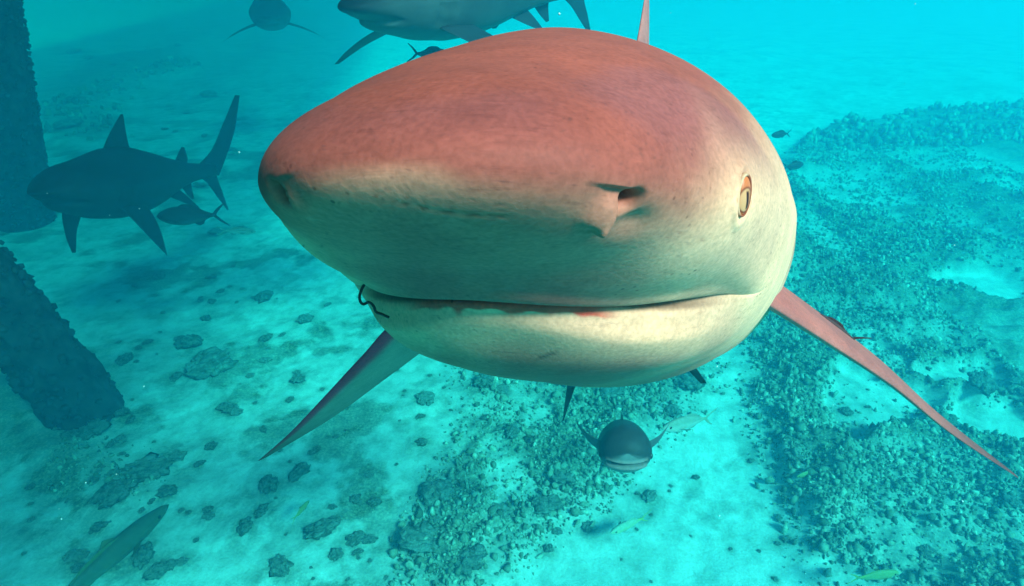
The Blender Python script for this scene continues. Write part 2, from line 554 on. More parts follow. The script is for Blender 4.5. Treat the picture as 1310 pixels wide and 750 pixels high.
def place_rocks():
    for (x, y, sz, label, group, flat) in SPOTS:
        z, _ = floor_height(np.array([x]), np.array([y]))
        o = link('rock', ROCK_ME[random.randrange(10)], None)
        o.location = (x, y, float(z[0]) + sz * (.16 + .22 * flat))
        o.scale = (sz * random.uniform(.75, 1.3), sz * random.uniform(.75, 1.3), sz * flat * random.uniform(.6, 1.2))
        o.rotation_euler = (random.uniform(-.2, .2), random.uniform(-.2, .2), random.uniform(0, 6.28))
        tag(o, label, 'rock', group)


place_rocks()

# ------------------------------------------------------------------ pilings
def piling(base, top, r, label, seed):
    base = Vector(base); top = Vector(top); ax = (top - base); L = ax.length
    root = bpy.data.objects.new('dock_piling', None); COL.objects.link(root); root.location = base
    root.rotation_mode = 'QUATERNION'; root.rotation_quaternion = ax.to_track_quat('Z', 'Y')
    nr, nc = 120, 64
    zz = np.linspace(-.35, L, nr); th = np.linspace(0, 2 * np.pi, nc, endpoint=False)
    Z, T = np.meshgrid(zz, th, indexing='ij')
    rad = r * (1 + .10 * (fbm(T * 3 / 1.0 + seed, Z * 4, 4) - .5) * 2 + .06 * np.sin(T * 2 + Z * 2 + seed)) + .02 * smooth(.5, .7, fbm(np.cos(T) * 5 + seed, np.sin(T) * 5 + Z * 9, 3))
    V = np.stack([rad * np.cos(T), rad * np.sin(T), Z], -1).reshape(-1, 3)
    n = len(V); V = np.concatenate([V, [[0, 0, -.35], [0, 0, L + .02]]])
    q = grid_quads(nr, nc)
    j = np.arange(nc); j2 = (j + 1) % nc
    t = np.concatenate([np.stack([np.full(nc, n), j2, j], -1), np.stack([np.full(nc, n + 1), (nr - 1) * nc + j, (nr - 1) * nc + j2], -1)])
    me = mesh_np('post', V, q, t)
    link('post', me, PILE, root)
    # crust of weed and shells growing on it
    k = 1500; r_ = np.random.default_rng(seed)
    tz = r_.uniform(0, L, k); ta = r_.uniform(0, 6.28, k); rr = .010 * np.minimum(r_.uniform(.02, 1, k) ** -.45, 3)
    base_v = np.stack([lumpy(ICO1[0], .35, 900 + s) for s in range(8)])[r_.integers(0, 8, k)] * rr[:, None, None]
    c = np.stack([(r * 1.06) * np.cos(ta), (r * 1.06) * np.sin(ta), tz], -1)
    Vc = (base_v + c[:, None, :]).reshape(-1, 3); Tc = (ICO1[1][None] + (np.arange(k) * len(ICO1[0]))[:, None, None]).reshape(-1, 3)
    o = link('crust', mesh_np('crust', Vc, None, Tc), PILE, root); o['kind'] = 'stuff'
    tag(root, label, 'piling', 'dock pilings at the left edge')
    return root


PILE = plain_mat('weedy_piling', (.045, .040, .042), .9, .05, .6, 14, .02)
b1 = on_floor(118, 530)
d1 = (b1 - Vector((0, 0, H))).length
t1 = at(-195, 150, 3.1); t1 = b1 + (t1 - b1) * ((H + .15 - b1.z) / (t1.z - b1.z))
piling(b1 - Vector((0, 0, .05)), t1, .18, 'dark leaning dock piling standing on the sand at the left edge', 3)
b2 = on_floor(34, 285)
t2 = at(-42, -120, 4.6); t2 = b2 + (t2 - b2) * ((H + .3 - b2.z) / (t2.z - b2.z))
piling(b2 - Vector((0, 0, .05)), t2, .23, 'hazy dark piling farther off behind the left-hand shark', 8)


def dock():
    """unseen plank deck inferred over the pilings, sized and slatted to shade the left"""
    root = bpy.data.objects.new('dock', None); COL.objects.link(root); root.location = (0, 0, H + .60); root.rotation_euler = (0, 0, R(8))
    m = plain_mat('dock_wood', (.16, .12, .09), .85, .1, .4, 8, .01)
    c = np.array([(x, y, z) for x in (-.5, .5) for y in (-.5, .5) for z in (-.5, .5)])
    q = [(0, 1, 3, 2), (4, 6, 7, 5), (0, 4, 5, 1), (2, 3, 7, 6), (0, 2, 6, 4), (1, 5, 7, 3)]
    pl = mesh_np('plank', c * np.array([10.0, .25, .05]), q, None, False)
    y = -3.0
    while y < 44:
        o = link('plank', pl, m, root); o.location = (DOCK_EDGE - 5.0 + random.uniform(-.03, .03), y, .2); y += .41
    bm_ = mesh_np('beam', c * np.array([.14, 47.2, .14]), q, None, False)
    for x in (-.3, -3.2, -6.4, -9.7):
        o = link('beam', bm_, m, root); o.location = (DOCK_EDGE + x, 20.5, .095)
    tag(root, 'unseen wooden plank dock inferred over the pilings, shading the left side', 'dock')


DOCK_EDGE = .36  # edge of the unseen deck, set for where its shade falls
dock()

# ------------------------------------------------------------------ sharks
YS = np.array([0, .012, .035, .07, .11, .16, .23, .32, .45, .62, .80, 1.0, 1.2, 1.4, 1.6, 1.74, 1.82, 1.86])
W_ = np.array([0, .0454, .070, .091, .113, .130, .150, .169, .190, .2063, .198, .172, .134, .095, .058, .040, .030, .018])
T_ = np.array([0, .0172, .0328, .0489, .0682, .0893, .1150, .1300, .1500, .1750, .180, .155, .120, .085, .056, .046, .045, .040])
B_ = np.array([0, .0138, .0220, .0320, .0480, .0890, .1130, .1337, .1619, .1719, .170, .150, .115, .078, .050, .040, .038, .034])
BS_ = np.array([0, .0138, .0228, .0330, .0490, .0610, .0870, .1080, .1400, .1719, .170, .150, .115, .078, .050, .040, .038, .034])
US = np.sqrt(YS)
VM = .112                                  # mouth row


def spine_none(y): return 0 * y, 0 * y


def fin_shell(le, te, thick, nsp=40, nch=18, flare=0.0, up=None):
    """lofted fin between a leading-edge and a trailing-edge curve (lists of points root -> tip)"""
    le = np.asarray(le, float); te = np.asarray(te, float)
    u = np.linspace(0, 1, len(le)); s = np.linspace(0, 1, nsp); s = 1 - (1 - s) ** 1.4
    LE = np.stack([pchip(u, le[:, k], s) for k in range(3)], -1)
    TE = np.stack([pchip(np.linspace(0, 1, len(te)), te[:, k], s) for k in range(3)], -1)
    ch = TE - LE
    span = np.gradient(LE * .5 + TE * .5, axis=0)
    nrm = np.cross(span, ch); nrm /= np.linalg.norm(nrm, axis=1)[:, None] + 1e-9
    if up is not None: nrm *= np.sign(nrm @ np.asarray(up, float))[:, None]
    t = np.linspace(0, 2 * np.pi, nch * 2, endpoint=False)
    xc = (1 - np.cos(t)) / 2
    yt = np.sin(t) * np.sqrt(np.maximum(xc, 1e-6)) ** .15 * (1 - xc * .86) * .5
    cl = np.linalg.norm(ch, axis=1)
    th = np.asarray(thick(s)) * cl
    th = th + flare * np.exp(-s / .07)
    V = LE[:, None, :] + ch[:, None, :] * xc[None, :, None] + nrm[:, None, :] * (yt[None, :] * th[:, None])[..., None]
    nc = nch * 2
    Vf = V.reshape(-1, 3)
    n = len(Vf)
    Vf = np.concatenate([Vf, [V[-1].mean(0)], [V[0].mean(0)]])
    j = np.arange(nc); j2 = (j + 1) % nc
    tr = np.concatenate([np.stack([np.full(nc, n), (nsp - 1) * nc + j, (nsp - 1) * nc + j2], -1), np.stack([np.full(nc, n + 1), j2, j], -1)])
    S = np.repeat(s, nc); XC = np.tile(xc, nsp); UP = np.tile(np.sin(t), nsp)
    info = dict(s=np.r_[S, 1, 0], xc=np.r_[XC, .5, .5], up=np.r_[UP, 0, 0])
    return Vf, grid_quads(nsp, nc), tr, info


def body_shell(nr, nc, spine, mouth=True, head_rows=None, warp=False):
    if head_rows is not None:
        v = head_rows
    else:
        v = np.linspace(.0, np.sqrt(1.86), nr) ** 2
    v = np.maximum(v, 1e-6)
    # ring angles, denser on the lower flanks where nostril, eye and lips sit
    a = np.linspace(0, 2 * np.pi, nc, endpoint=False)
    if warp:
        dens = lambda t: .62 + 1.0 * np.exp(-((t - R(335)) / .42) ** 2) + 1.0 * np.exp(-((t - R(205)) / .42) ** 2) + 1.0 * np.exp(-((t + R(25)) / .42) ** 2)
        fine = np.linspace(0, 2 * np.pi, 4001); cum = np.concatenate([[0], np.cumsum(dens((fine[1:] + fine[:-1]) / 2))]); cum *= 2 * np.pi / cum[-1]
        a = np.interp(a, cum, fine)
    th = a
    Vv, TH = np.meshgrid(v, th, indexing='ij')
    c = np.cos(TH); s = np.sin(TH)
    low = np.where(s < 0, smooth(.58, .86, -s), 0.0) if mouth else 0 * s
    g = np.where(Vv < VM, smooth(.02, VM, Vv), smooth(.36, VM, Vv))
    shift = (.088 * np.abs(c) ** 2.0 / .66) * np.where(s < 0, smooth(0.0, .45, -s), 0) * g
    Y = Vv + shift
    u = np.sqrt(Y)
    W = pchip(US, W_, u); T = pchip(US, T_, u)
    Bs = pchip(US, BS_, u); Bj = pchip(US, B_, u)
    d = Vv - VM
    t = np.clip(d / .075, 0, 1); f = np.sqrt(np.maximum(1 - (1 - t) ** 2, 0))
    if mouth:
        lo2 = np.where(s < 0, smooth(.36, .68, -s), 0.0)
        lipped = Bs + (np.maximum(Bj, Bs + .006) - Bs) * f
        plain = Bs + (Bj - Bs) * smooth(.04, .20, Y - .06)
        Bv = plain * (1 - lo2) + lipped * lo2
    else:
        Bv = Bs * .4 + Bj * .6
    nl = 2.25 - .1 * smooth(.2, .5, Y)
    nu = 2.02 - .56 * smooth(.13, .36, Y) + .30 * smooth(.7, 1.2, Y)
    n = np.where(s > 0, nu, 2.02 + (nl - 2.02) * smooth(0, .7, -s))
    x = W * np.sign(c) * np.abs(c) ** (2 / n)
    z = np.where(s > 0, T, Bv) * np.sign(s) * np.abs(s) ** (2 / n)
    yy = Y.copy()
    if mouth:
        groove = np.exp(-(d / .0022) ** 2) * low
        z = z + groove * .010
        yy = yy + groove * .006
        lip = np.exp(-((d + .010) / .006) ** 2) * low
        z = z - lip * .0022
        lab = np.exp(-((d - .020) / .012) ** 2) * low      # rounded front of the lower lip
        yy = yy - lab * .003 - low * smooth(.0, .022, d) * smooth(.10, .03, d) * .007
    P = np.stack([x, yy, z], -1)
    return P, Vv, TH, low, d


def normals(P):
    du = np.gradient(P, axis=0)
    dv = (np.roll(P, -1, 1) - np.roll(P, 1, 1))
    n = np.cross(du, dv)
    return n / (np.linalg.norm(n, axis=-1)[..., None] + 1e-12)


def add_spine(V, spine):
    dx, dz = spine(V[:, 1])
    V = V.copy(); V[:, 0] += dx; V[:, 2] += dz
    return V


def cap_ends(nr, nc):
    j = np.arange(nc); j2 = (j + 1) % nc; n = nr * nc
    return np.concatenate([np.stack([np.full(nc, n), j, j2], -1), np.stack([np.full(nc, n + 1), (nr - 1) * nc + j2, (nr - 1) * nc + j], -1)])


def skin_colour(P, TH, dors, mid, belly, nz):
    """counter-shading: dark back, pale belly, with an uneven edge"""
    Y = P[..., 1]; zz = P[..., 2]
    hb = pchip(US, T_, np.sqrt(np.maximum(Y, 0))) 
    h = np.clip(zz / (.9 * hb + .014), -1, 1) * (1 - smooth(.05, .12, Y)) + np.sin(TH) * smooth(.05, .12, Y)
    h1 = h + .38 * (1 - smooth(.03, .10, Y)) - .36 * smooth(.06, .15, Y) * smooth(.6, .4, Y)  # pale area raised on the cheek, partly sunlight put into the colour
    w = smooth(-.55, .45, h1 + nz)
    h2 = h + .42 * smooth(.05, .13, Y)
    w2 = smooth(-.74, -.06, h2 + nz * .6)
    C = belly[None, None, :] * (1 - w2[..., None]) + mid[None, None, :] * w2[..., None]
    return C * (1 - w[..., None]) + dors[None, None, :] * w[..., None]


def std_fins(tip=(.52, .75, -.28), dh=1.0):
    """fins of a heavy-bodied shark in its own frame: x left, y back, z up"""
    F_ = []
    tx, ty, tz = tip[0] - .15, tip[1] - .42, tip[2] + .10
    F_.append(('dorsal', [(0, .60, .15), (0, .70, .15 + .12 * dh), (0, .80, .15 + .22 * dh), (0, .865, .15 + .28 * dh)], [(0, .93, .14), (0, .90, .15 + .07 * dh), (0, .895, .15 + .17 * dh), (0, .895, .15 + .28 * dh)], .085, (1, 0, 0)))
    F_.append(('dorsal2', [(0, 1.42, .075), (0, 1.47, .12), (0, 1.52, .155)], [(0, 1.56, .06), (0, 1.57, .085), (0, 1.55, .15)], .10, (1, 0, 0)))
    F_.append(('anal', [(0, 1.44, -.065), (0, 1.50, -.12), (0, 1.56, -.165)], [(0, 1.58, -.045), (0, 1.575, -.08), (0, 1.585, -.16)], .10, (1, 0, 0)))
    for sx in (1, -1):
        F_.append(('pectoral', [(sx * .15, .42, -.10), (sx * (.15 + .35 * tx), .42 + .24 * ty, -.10 + .28 * tz), (sx * (.15 + .73 * tx), .42 + .61 * ty, -.10 + .67 * tz), (sx * tip[0], tip[1], tip[2])],
                   [(sx * .16, .66, -.10), (sx * (.16 + .32 * tx), .42 + .24 * ty + .20, -.10 + .25 * tz), (sx * (.16 + .64 * tx), .42 + .61 * ty + .11, -.10 + .58 * tz), (sx * (tip[0] - .01), tip[1] + .02, tip[2])], .09, (0, 0, 1)))
        F_.append(('pelvic', [(sx * .07, 1.15, -.11), (sx * .12, 1.22, -.15), (sx * .17, 1.31, -.19)], [(sx * .05, 1.32, -.08), (sx * .10, 1.33, -.13), (sx * .16, 1.33, -.19)], .10, (0, 0, 1)))
    F_.append(('tail', [(0, 1.66, .03), (0, 1.84, .12), (0, 2.02, .30), (0, 2.17, .47)], [(0, 1.90, -.04), (0, 1.99, .06), (0, 2.13, .25), (0, 2.22, .47)], .11, (1, 0, 0)))
    F_.append(('tail', [(0, 1.66, -.02), (0, 1.76, -.08), (0, 1.87, -.19), (0, 1.95, -.27)], [(0, 1.90, .05), (0, 1.88, -.04), (0, 1.92, -.15), (0, 1.965, -.27)], .11, (1, 0, 0)))
    return F_


def make_shark(name, M, dors, mid, belly, spine=spine_none, fins=None, label='', mat=None, eyes=True, tip_dark=.5):
    dors, mid, belly = (np.array(c, float) for c in (dors, mid, belly))
    nr, nc = 150, 96
    P, Vv, TH, low, d = body_shell(nr, nc, spine, True)
    nz = (fbm(P[..., 1] * 6 + 3, TH * 2, 3) - .5) * .25
    nm = normals(P)
    for gy in (.40, .425, .45, .475, .50):                    # gill slits
        side = np.exp(-((P[..., 1] - gy - .03 * np.sin(TH)) / .005) ** 2) * smooth(.5, .3, np.abs(np.sin(TH) + .15))
        P = P - nm * (side * .012)[..., None]
    C = skin_colour(P, TH, dors, mid, belly, nz)
    pt = Parts()
    V = np.concatenate([P.reshape(-1, 3), [P[0].mean(0)], [P[-1].mean(0)]])
    Cf = np.concatenate([C.reshape(-1, 3), [mid, dors]])
    pt.add(add_spine(V, spine), grid_quads(nr, nc), cap_ends(nr, nc), Cf)
    for (kind, le, te, tk, up) in (fins or std_fins()):
        Vf, q, t, info = fin_shell(le, te, lambda s, tk=tk: tk * (1 - .45 * s), 26, 10, .02, up)
        if kind in ('pectoral', 'pelvic'):
            w = smooth(-.2, .2, info['up'])[:, None]
            Cc = dors * w + mid * (1 - w)
        else:
            Cc = np.repeat(dors[None] * .9, len(Vf), 0)
        Cc = Cc * (1 - tip_dark * smooth(.7, 1, info['s']))[:, None]
        pt.add(add_spine(Vf, spine), q, t, Cc)
    root = bpy.data.objects.new(name, None); COL.objects.link(root)
    root.matrix_world = M
    link('body', pt.mesh('shark_body'), mat or SKIN_BG, root)
    if eyes:
        for sx in (1, -1):
            V = ICO2[0] * np.array([.008, .012, .012])
            p = np.array([[sx * .112, .16, .012]]); V = add_spine(V + p, spine)
            link('eye', mesh_np('eye', V, None, ICO2[1]), EYE_DARK, root)
    tag(root, label, 'shark')
    return root


SKIN = skin_mat('shark_skin', 1.0, .62, .40, .0005)
SKIN_BG = skin_mat('grey_shark_skin', .7, .6, .3, .002)
EYE_DARK = plain_mat('dark_eye', (.02, .018, .015), .25, .5, .2, 100, .0002)

# ---- the near shark
P_POSE = (0.253, 0.068, -0.026, -0.036, -0.038, 0.177)


def shark_to_cam(pose):
    yaw, pit, rol, tx, ty, tz = pose
    cy, sy, cp, sp, cr, sr = math.cos(yaw), math.sin(yaw), math.cos(pit), math.sin(pit), math.cos(rol), math.sin(rol)
    Rr = np.array([[cr, 0, -sr], [0, 1, 0], [sr, 0, cr]])
    Rp = np.array([[1, 0, 0], [0, cp, -sp], [0, sp, cp]])
    Ry = np.array([[cy, sy, 0], [-sy, cy, 0], [0, 0, 1]])
    A = Ry @ Rp @ Rr                         # gives x right, y forward(depth), z up
    t = np.array([tx, tz, -ty])
    return A, t


A_S, T_S = shark_to_cam(P_POSE)


def cam_pt(x, y, depth):
    """photo pixel + depth -> near shark's own frame"""
    q = np.array([(x - CX) / F * depth, depth, -(y - CY) / F * depth])
    return A_S.T @ (q - T_S)


def project(P):
    q = P @ A_S.T + T_S
    return CX + F * q[..., 0] / q[..., 1], CY - F * q[..., 2] / q[..., 1], q[..., 1]


M4 = Matrix.Identity(4)
for i in range(3):
    for j in range(3): M4[i][j] = A_S[i][j]
    M4[i][3] = T_S[i]
# (right, forward, up) -> camera axes (x right, y up, z back) -> world
TO_CAM = Matrix(((1, 0, 0, 0), (0, 0, 1, 0), (0, -1, 0, 0), (0, 0, 0, 1)))
M_NEAR = CAM_M @ TO_CAM @ M4


def near_shark():
    rows = np.concatenate([np.linspace(0, math.sqrt(.02), 26)[:-1] ** 2, np.linspace(.02, .09, 110)[:-1], np.linspace(.09, .105, 16)[:-1], np.linspace(.105, VM, 14)[:-1], (VM + .03 * np.linspace(0, 1, 52) ** 2)[:-1],
                           np.linspace(VM + .03, .26, 110)[:-1], np.linspace(.26, .6, 80)[:-1], np.linspace(.6, 1.86, 90)])
    nc = 640
    KY = [-.1, .45, .62, .82, 1.33, 1.96, 2.3]
    spine = lambda y: (pchip(KY, [0, 0, .016, .036, 0, -.275, -.44], y), pchip(KY, [0, 0, -.008, -.03, -.15, -.37, -.50], y))
    P, Vv, TH, low, d = body_shell(len(rows), nc, spine, True, rows, True)
    base = P.copy()
    s = np.sin(TH)
    nm = normals(P)
    disp = np.zeros(TH.shape)
    dors = np.array((.36, .078, .057)); mid = np.array((.93, .475, .295)); belly = np.array((.40, .105, .085))  # belly darkened so the shade under the head sits in the skin colour
    # ---- nostrils, flaps and the hollows around them (worked on the left side, mirrored)
    X, Yp, D = project(P)
    front = (P[..., 0] > 0) & (Vv < .3)

    def pick(px_, py_, sel=None):
        e = np.where((front if sel is None else sel) & ((P @ A_S.T + T_S) * (nm @ A_S.T)).sum(-1).__lt__(0), (X - px_) ** 2 + (Yp - py_) ** 2, 1e9)
        k = np.unravel_index(np.argmin(e), e.shape)
        return P[k], nm[k]

    def nose_frame(nos, nn):
        e2 = np.array([0, 0, 1.0]) - nn * nn[2]; e2 /= np.linalg.norm(e2)
        e1 = np.cross(e2, nn)
        return nos, nn, (-e1 if e1[1] < 0 else e1), e2      # e1 runs backwards along the cheek
    FLIP = np.array([-1, 1, 1.0])
    fr_l = nose_frame(*pick(808, 262))
    pr, nr_ = pick(354, 250, (P[..., 0] < 0) & (Vv < .1))
    fr_r = nose_frame(pr * FLIP, nr_ * FLIP)
    # metres per pixel at the nostril
    mp = 1.0 / 3300.0
    C = skin_colour(P, TH, dors, mid, belly, (fbm(P[..., 0] * 26 + P[..., 1] * 9 + 3, P[..., 2] * 26 + P[..., 1] * 7 + 5, 4) - .5) * .5 - .02)
    dark_pit = np.zeros(TH.shape)
    rel_scale = None
    for sx in (1, -1):
        Q = P * np.array([sx, 1, 1])
        nos, nn, e1, e2 = fr_l if sx > 0 else fr_r
        r = Q - nos
        a = r @ e1 * 1000; b = r @ e2 * 1000; cdist = np.abs(r @ nn) * 1000     # millimetres
        loc = np.exp(-(cdist / 22) ** 4) * (P[..., 0] * sx > 0)
        # opening
        pit = np.exp(-((a / 3.6) ** 2 + ((b - .15 * a) / 4.0) ** 2) ** 1.3)
        disp -= loc * pit * .0115
        dark_pit = np.maximum(dark_pit, loc * np.exp(-((a / 3.5) ** 2 + (b / 3.9) ** 2) ** 2))
        # hollow in front of the opening, under a brow
        hol = np.exp(-(((a + 9) / 8.5) ** 2)) * smooth(6.0, 3.6, b) * smooth(-9, 1, b)
        disp -= loc * hol * (.0026 if sx > 0 else .0012)
        # flap: rises towards a sharp rear edge, ends in a small lobe
        flap = smooth(-17, -4.6, a) * smooth(-1.6, -4.2, a) * smooth(-15, -9, b - .0 * a) * smooth(3, -3, b)
        disp += loc * flap * (.0034 if sx > 0 else .001)
        lobe = np.exp(-(((a + 4.6) / 1.7) ** 2 + ((b + 12.2) / 2.6) ** 2))
        disp += loc * lobe * (.0028 if sx > 0 else 0)
        # slit behind the flap and the soft hollow below the opening
        slit = np.exp(-(((a + 2.0) / 1.0) ** 2)) * smooth(1, -2, b) * smooth(-12, -8, b)
        disp -= loc * slit * (.0028 if sx > 0 else 0)
        sof = np.exp(-(((a - 9) / 9) ** 2 + ((b + 9) / 7) ** 2))
        disp -= loc * sof * (.0030 if sx > 0 else 0)
    # ---- eye socket
    eye, en = pick(952, 250)
    look = -(A_S.T @ (A_S @ eye + T_S)); look /= np.linalg.norm(look)
    look = en * .62 + look * .75; look /= np.linalg.norm(look)
    ez = np.array([.05, -.10, 1.0]); ez -= look * (ez @ look); ez /= np.linalg.norm(ez)
    ex = np.cross(ez, look)
    rim = np.zeros(TH.shape)
    carve = np.zeros(P.shape)
    for sx in (1, -1):
        r = P * np.array([sx, 1, 1]) - eye
        a = r @ ex * 1000; b = r @ ez * 1000; loc = smooth(30, 20, np.linalg.norm(r, axis=-1) * 1000) * (P[..., 0] * sx > 0)
        q = np.sqrt((a / 4.2) ** 2 + (b / 9.0) ** 2)
        carve -= look * np.array([sx, 1, 1]) * (loc * smooth(1.10, .45, q) * .0030)[..., None]
        disp += loc * np.exp(-((q - 1.35) / .30) ** 2) * .0010
        rim = np.maximum(rim, loc * smooth(1.08, .9, q))
    # ---- gills, scar, shallow dents
    for gy in (.40, .425, .45, .475, .50):
        side = np.exp(-((P[..., 1] - gy - .03 * s) / .0045) ** 2) * smooth(.55, .3, np.abs(s + .15))
        disp -= side * .010
    X, Yp, D = project(P)
    vis = Vv < .11
    scx = np.array([498, 530, 560, 600, 640, 672]); scy = np.array([257, 263, 270, 275, 277, 276])
    sy_ = np.interp(X, scx, scy)
    scar = np.where(vis & (X > 495) & (X < 675) & (P[..., 2] < .03), np.exp(-((Yp - sy_) / 2.4) ** 2) * smooth(495, 515, X) * smooth(676, 640, X), 0)
    disp -= scar * .00015
    disp += (fbm(P[..., 0] * 14 + P[..., 2] * 9, P[..., 1] * 14 - P[..., 2] * 7, 2) - .5) * .0020 * smooth(.02, .09, Vv)
    P = P + nm * (disp * smooth(.0, .0012, Vv))[..., None] + carve
    # ---- skin colours, and the dark of the mouth gap painted in
    def lay(C, w, col): return C * (1 - w[..., None]) + np.array(col) * w[..., None]
    C = lay(C, np.clip(scar * smooth(.35, .6, fbm(X * .10, Yp * .03, 3)), 0, 1), (.30, .09, .06))
    C = lay(C, np.clip(dark_pit, 0, 1), (.30, .025, .012))
    C = lay(C, np.clip(rim, 0, 1) * .5, (.42, .16, .09))
    # raw gums along the lower lip, uneven drips
    tt = np.clip(d / .075, 0, 1); fm = np.sqrt(1 - (1 - tt) ** 2) * 34           # millimetres below the lip line
    drip = 1.4 + 2.4 * fbm(X * .06, 0 * X, 3)
    for (gx, gw, gh) in ((557, 9, 2), (586, 8, 6.5), (612, 10, 2.4), (655, 13, 5.0), (668, 5, 2), (702, 14, 2.6), (742, 10, 2.2)):
        drip = drip + gh * np.exp(-((X - gx) / gw) ** 2)
    raw = smooth(1.25, .6, (fm - 11.2) / drip) * (d > -.0005) * low * smooth(505, 550, X) * smooth(800, 750, X)
    C = lay(C, smooth(.0, .002, d) * smooth(.052, .018, d) * low * .9, mid * np.array((1.05, .98, .95)))  # lip stays pale, left out of the shade painted on the belly
    C = lay(C, np.clip(raw * .9, 0, 1), (.95, .06, .035))
    gro = smooth(-.0012, -.0002, d) * smooth(10.4, 8.4, fm) * low  # shade of the mouth gap painted near-black into the groove
    C = lay(C, np.clip(gro, 0, 1) * .85, (.022, .006, .005))
    mau = smooth(.42, .66, fbm(P[..., 0] * 11 + 2, P[..., 1] * 9 + P[..., 2] * 8, 3)) * smooth(-.005, .03, P[..., 2])
    C = lay(C, mau * .55, (.28, .082, .088))
    # freckles
    rr = np.random.default_rng(5)
    for _ in range(170):
        fx, fy, fr = rr.uniform(380, 900), rr.uniform(110, 330), rr.uniform(1.2, 2.2)
        w = np.where(vis, np.exp(-((X - fx) ** 2 + (Yp - fy) ** 2) / fr ** 2), 0)
        C = lay(C, w * .5, (.16, .05, .045))
    mx = np.where((Vv > VM + .02) & (Vv < .25) & (s < 0), np.exp(-(((Yp - 454) + (X - 700) * .38) / 2.2) ** 2) * smooth(686, 692, X) * smooth(716, 708, X), 0)
    C = lay(C, mx * .8, (.05, .05, .05))
    pt = Parts()
    nr = len(rows)
    V = np.concatenate([P.reshape(-1, 3), [P[0].mean(0)], [P[-1].mean(0)]])
    Cf = np.concatenate([C.reshape(-1, 3), [C[0].mean(0)], [dors]])
    pt.add(add_spine(V, spine), grid_quads(nr, nc), cap_ends(nr, nc), Cf)
    # ---- fins
    fdark = np.array((.10, .025, .03)); ftop = np.array((.60, .12, .10)); funder = np.array((.40, .24, .19))
    L0 = [cam_pt(946, 366, .60), cam_pt(1003, 402, .64), cam_pt(1062, 440, .68), cam_pt(1140, 492, .73), cam_pt(1215, 553, .80), cam_pt(1303, 612, .90)]
    back = A_S.T @ np.array([.40, .89, .15])
    upv = A_S.T @ np.array([-.35, -.30, .90])
    def pect(L0, chords, bdir, side, tk):
        te = [p + bdir * c for p, c in zip(L0, chords)]
        Vf, q, t, info = fin_shell(L0, te, lambda s: np.interp(s, [0, .3, .7, 1], tk), 90, 26, .012, upv)
        w = smooth(-.25, .10, info['up'])[:, None]
        Cc = ftop * w + funder * (1 - w)
        edge = (smooth(.07, .01, info['xc']) * .35)[:, None]
        Cc = Cc * (1 - edge) + np.array((.34, .10, .09)) * edge
        tipd = (smooth(.72, 1, info['s']) * .75 + smooth(.05, .30, info['xc']) * .0)[:, None]
        Cc = Cc * (1 - tipd) + fdark * tipd
        return Vf, q, t, Cc
    Vf, q, t, Cc = pect(L0, [.21, .20, .18, .14, .09, .015], back, 1, [.16, .16, .15, .10])
    pt.add(Vf, q, t, Cc)
    L1 = [cam_pt(545, 405, .66), cam_pt(506, 414, .70), cam_pt(462, 458, .76), cam_pt(418, 505, .83), cam_pt(372, 553, .92), cam_pt(330, 590, 1.04)]
    back1 = A_S.T @ np.array([.34, .93, .02])
    te = [p + back1 * c for p, c in zip(L1, [.24, .23, .20, .155, .10, .015])]
    Vf, q, t, info = fin_shell(L1, te, lambda s: np.interp(s, [0, .3, .7, 1], [.13, .13, .12, .09]), 90, 26, .012, upv)
    w = smooth(-.12, .06, info['up'])[:, None]
    Cc = np.array((.85, .04, .08)) * w + funder * (1 - w)
    edge = (smooth(.16, .06, info['xc']))[:, None]
    Cc = Cc * (1 - edge) + np.array((.85, .03, .07)) * edge
    tipd = (smooth(.70, 1, info['s']) * .8)[:, None]; Cc = Cc * (1 - tipd) + np.array((.05, .02, .025)) * tipd
    pt.add(Vf, q, t, Cc)
    sf = std_fins()
    for (kind, le, te, tk, up) in sf:
        if kind == 'pectoral': continue
        if kind == 'dorsal':
            le = [(0, .60, .13), (.0, .70, .25), (.0, .79, .38), (.0, .855, .45)]; tk = .15
        Vf, q, t, info = fin_shell(le, te, lambda s, tk=tk: tk * (1 - .4 * s), 40, 14, .02, up)
        if kind == 'pelvic':
            w = smooth(-.2, .2, info['up'])[:, None]; Cc = ftop * w + funder * (1 - w); k = smooth(.45, .8, info['s'])[:, None]
            Cc = Cc * (1 - k) + np.array((.03, .02, .025)) * k
        elif kind == 'dorsal': Cc = np.repeat((ftop * .8 + .06)[None], len(Vf), 0)
        else: Cc = np.repeat((fdark * .8)[None], len(Vf), 0)
        pt.add(add_spine(Vf, spine), q, t, Cc)
    root = bpy.data.objects.new('shark', None); COL.objects.link(root)
    root.matrix_world = M_NEAR
    link('body', pt.mesh('shark_body'), SKIN, root)
    # ---- eyes: a shallow lens in a brown rim
    fn = en * .75 + look * .45; fn /= np.linalg.norm(fn)
    fz = np.array([.06, -.12, 1.0]); fz -= fn * (fz @ fn); fz /= np.linalg.norm(fz)
    fx = np.cross(fz, fn)
    for sx in (1, -1):
        fl = np.array([sx, 1, 1.0])
        U = ICO4[0]
        c = eye - fn * .0012
        V = c + U[:, :1] * fx * .0043 + U[:, 1:2] * fz * .0082 + U[:, 2:] * fn * .0026
        T = ICO4[1] if sx > 0 else ICO4[1][:, ::-1]
        me = mesh_np('eyeball', V * fl, None, T)
        a = U[:, 0]; b = U[:, 1]
        e = np.sqrt((a / .95) ** 2 + ((b + .22) / .62) ** 2)
        iris = smooth(1.0, .90, e)[:, None]
        ring = np.exp(-((e - .98) / .09) ** 2)[:, None]
        pup = (smooth(.24, .12, np.abs(a - .10 + .35 * (b + .2))) * smooth(.50, .36, np.abs(b + .22)))[:, None]
        Ce = np.array((.55, .13, .045)) * (1 - iris) + (np.array((.60, .27, .13)) * (1 - smooth(-.2, .6, a))[:, None] + np.array((.36, .09, .03)) * smooth(-.2, .6, a)[:, None]) * iris
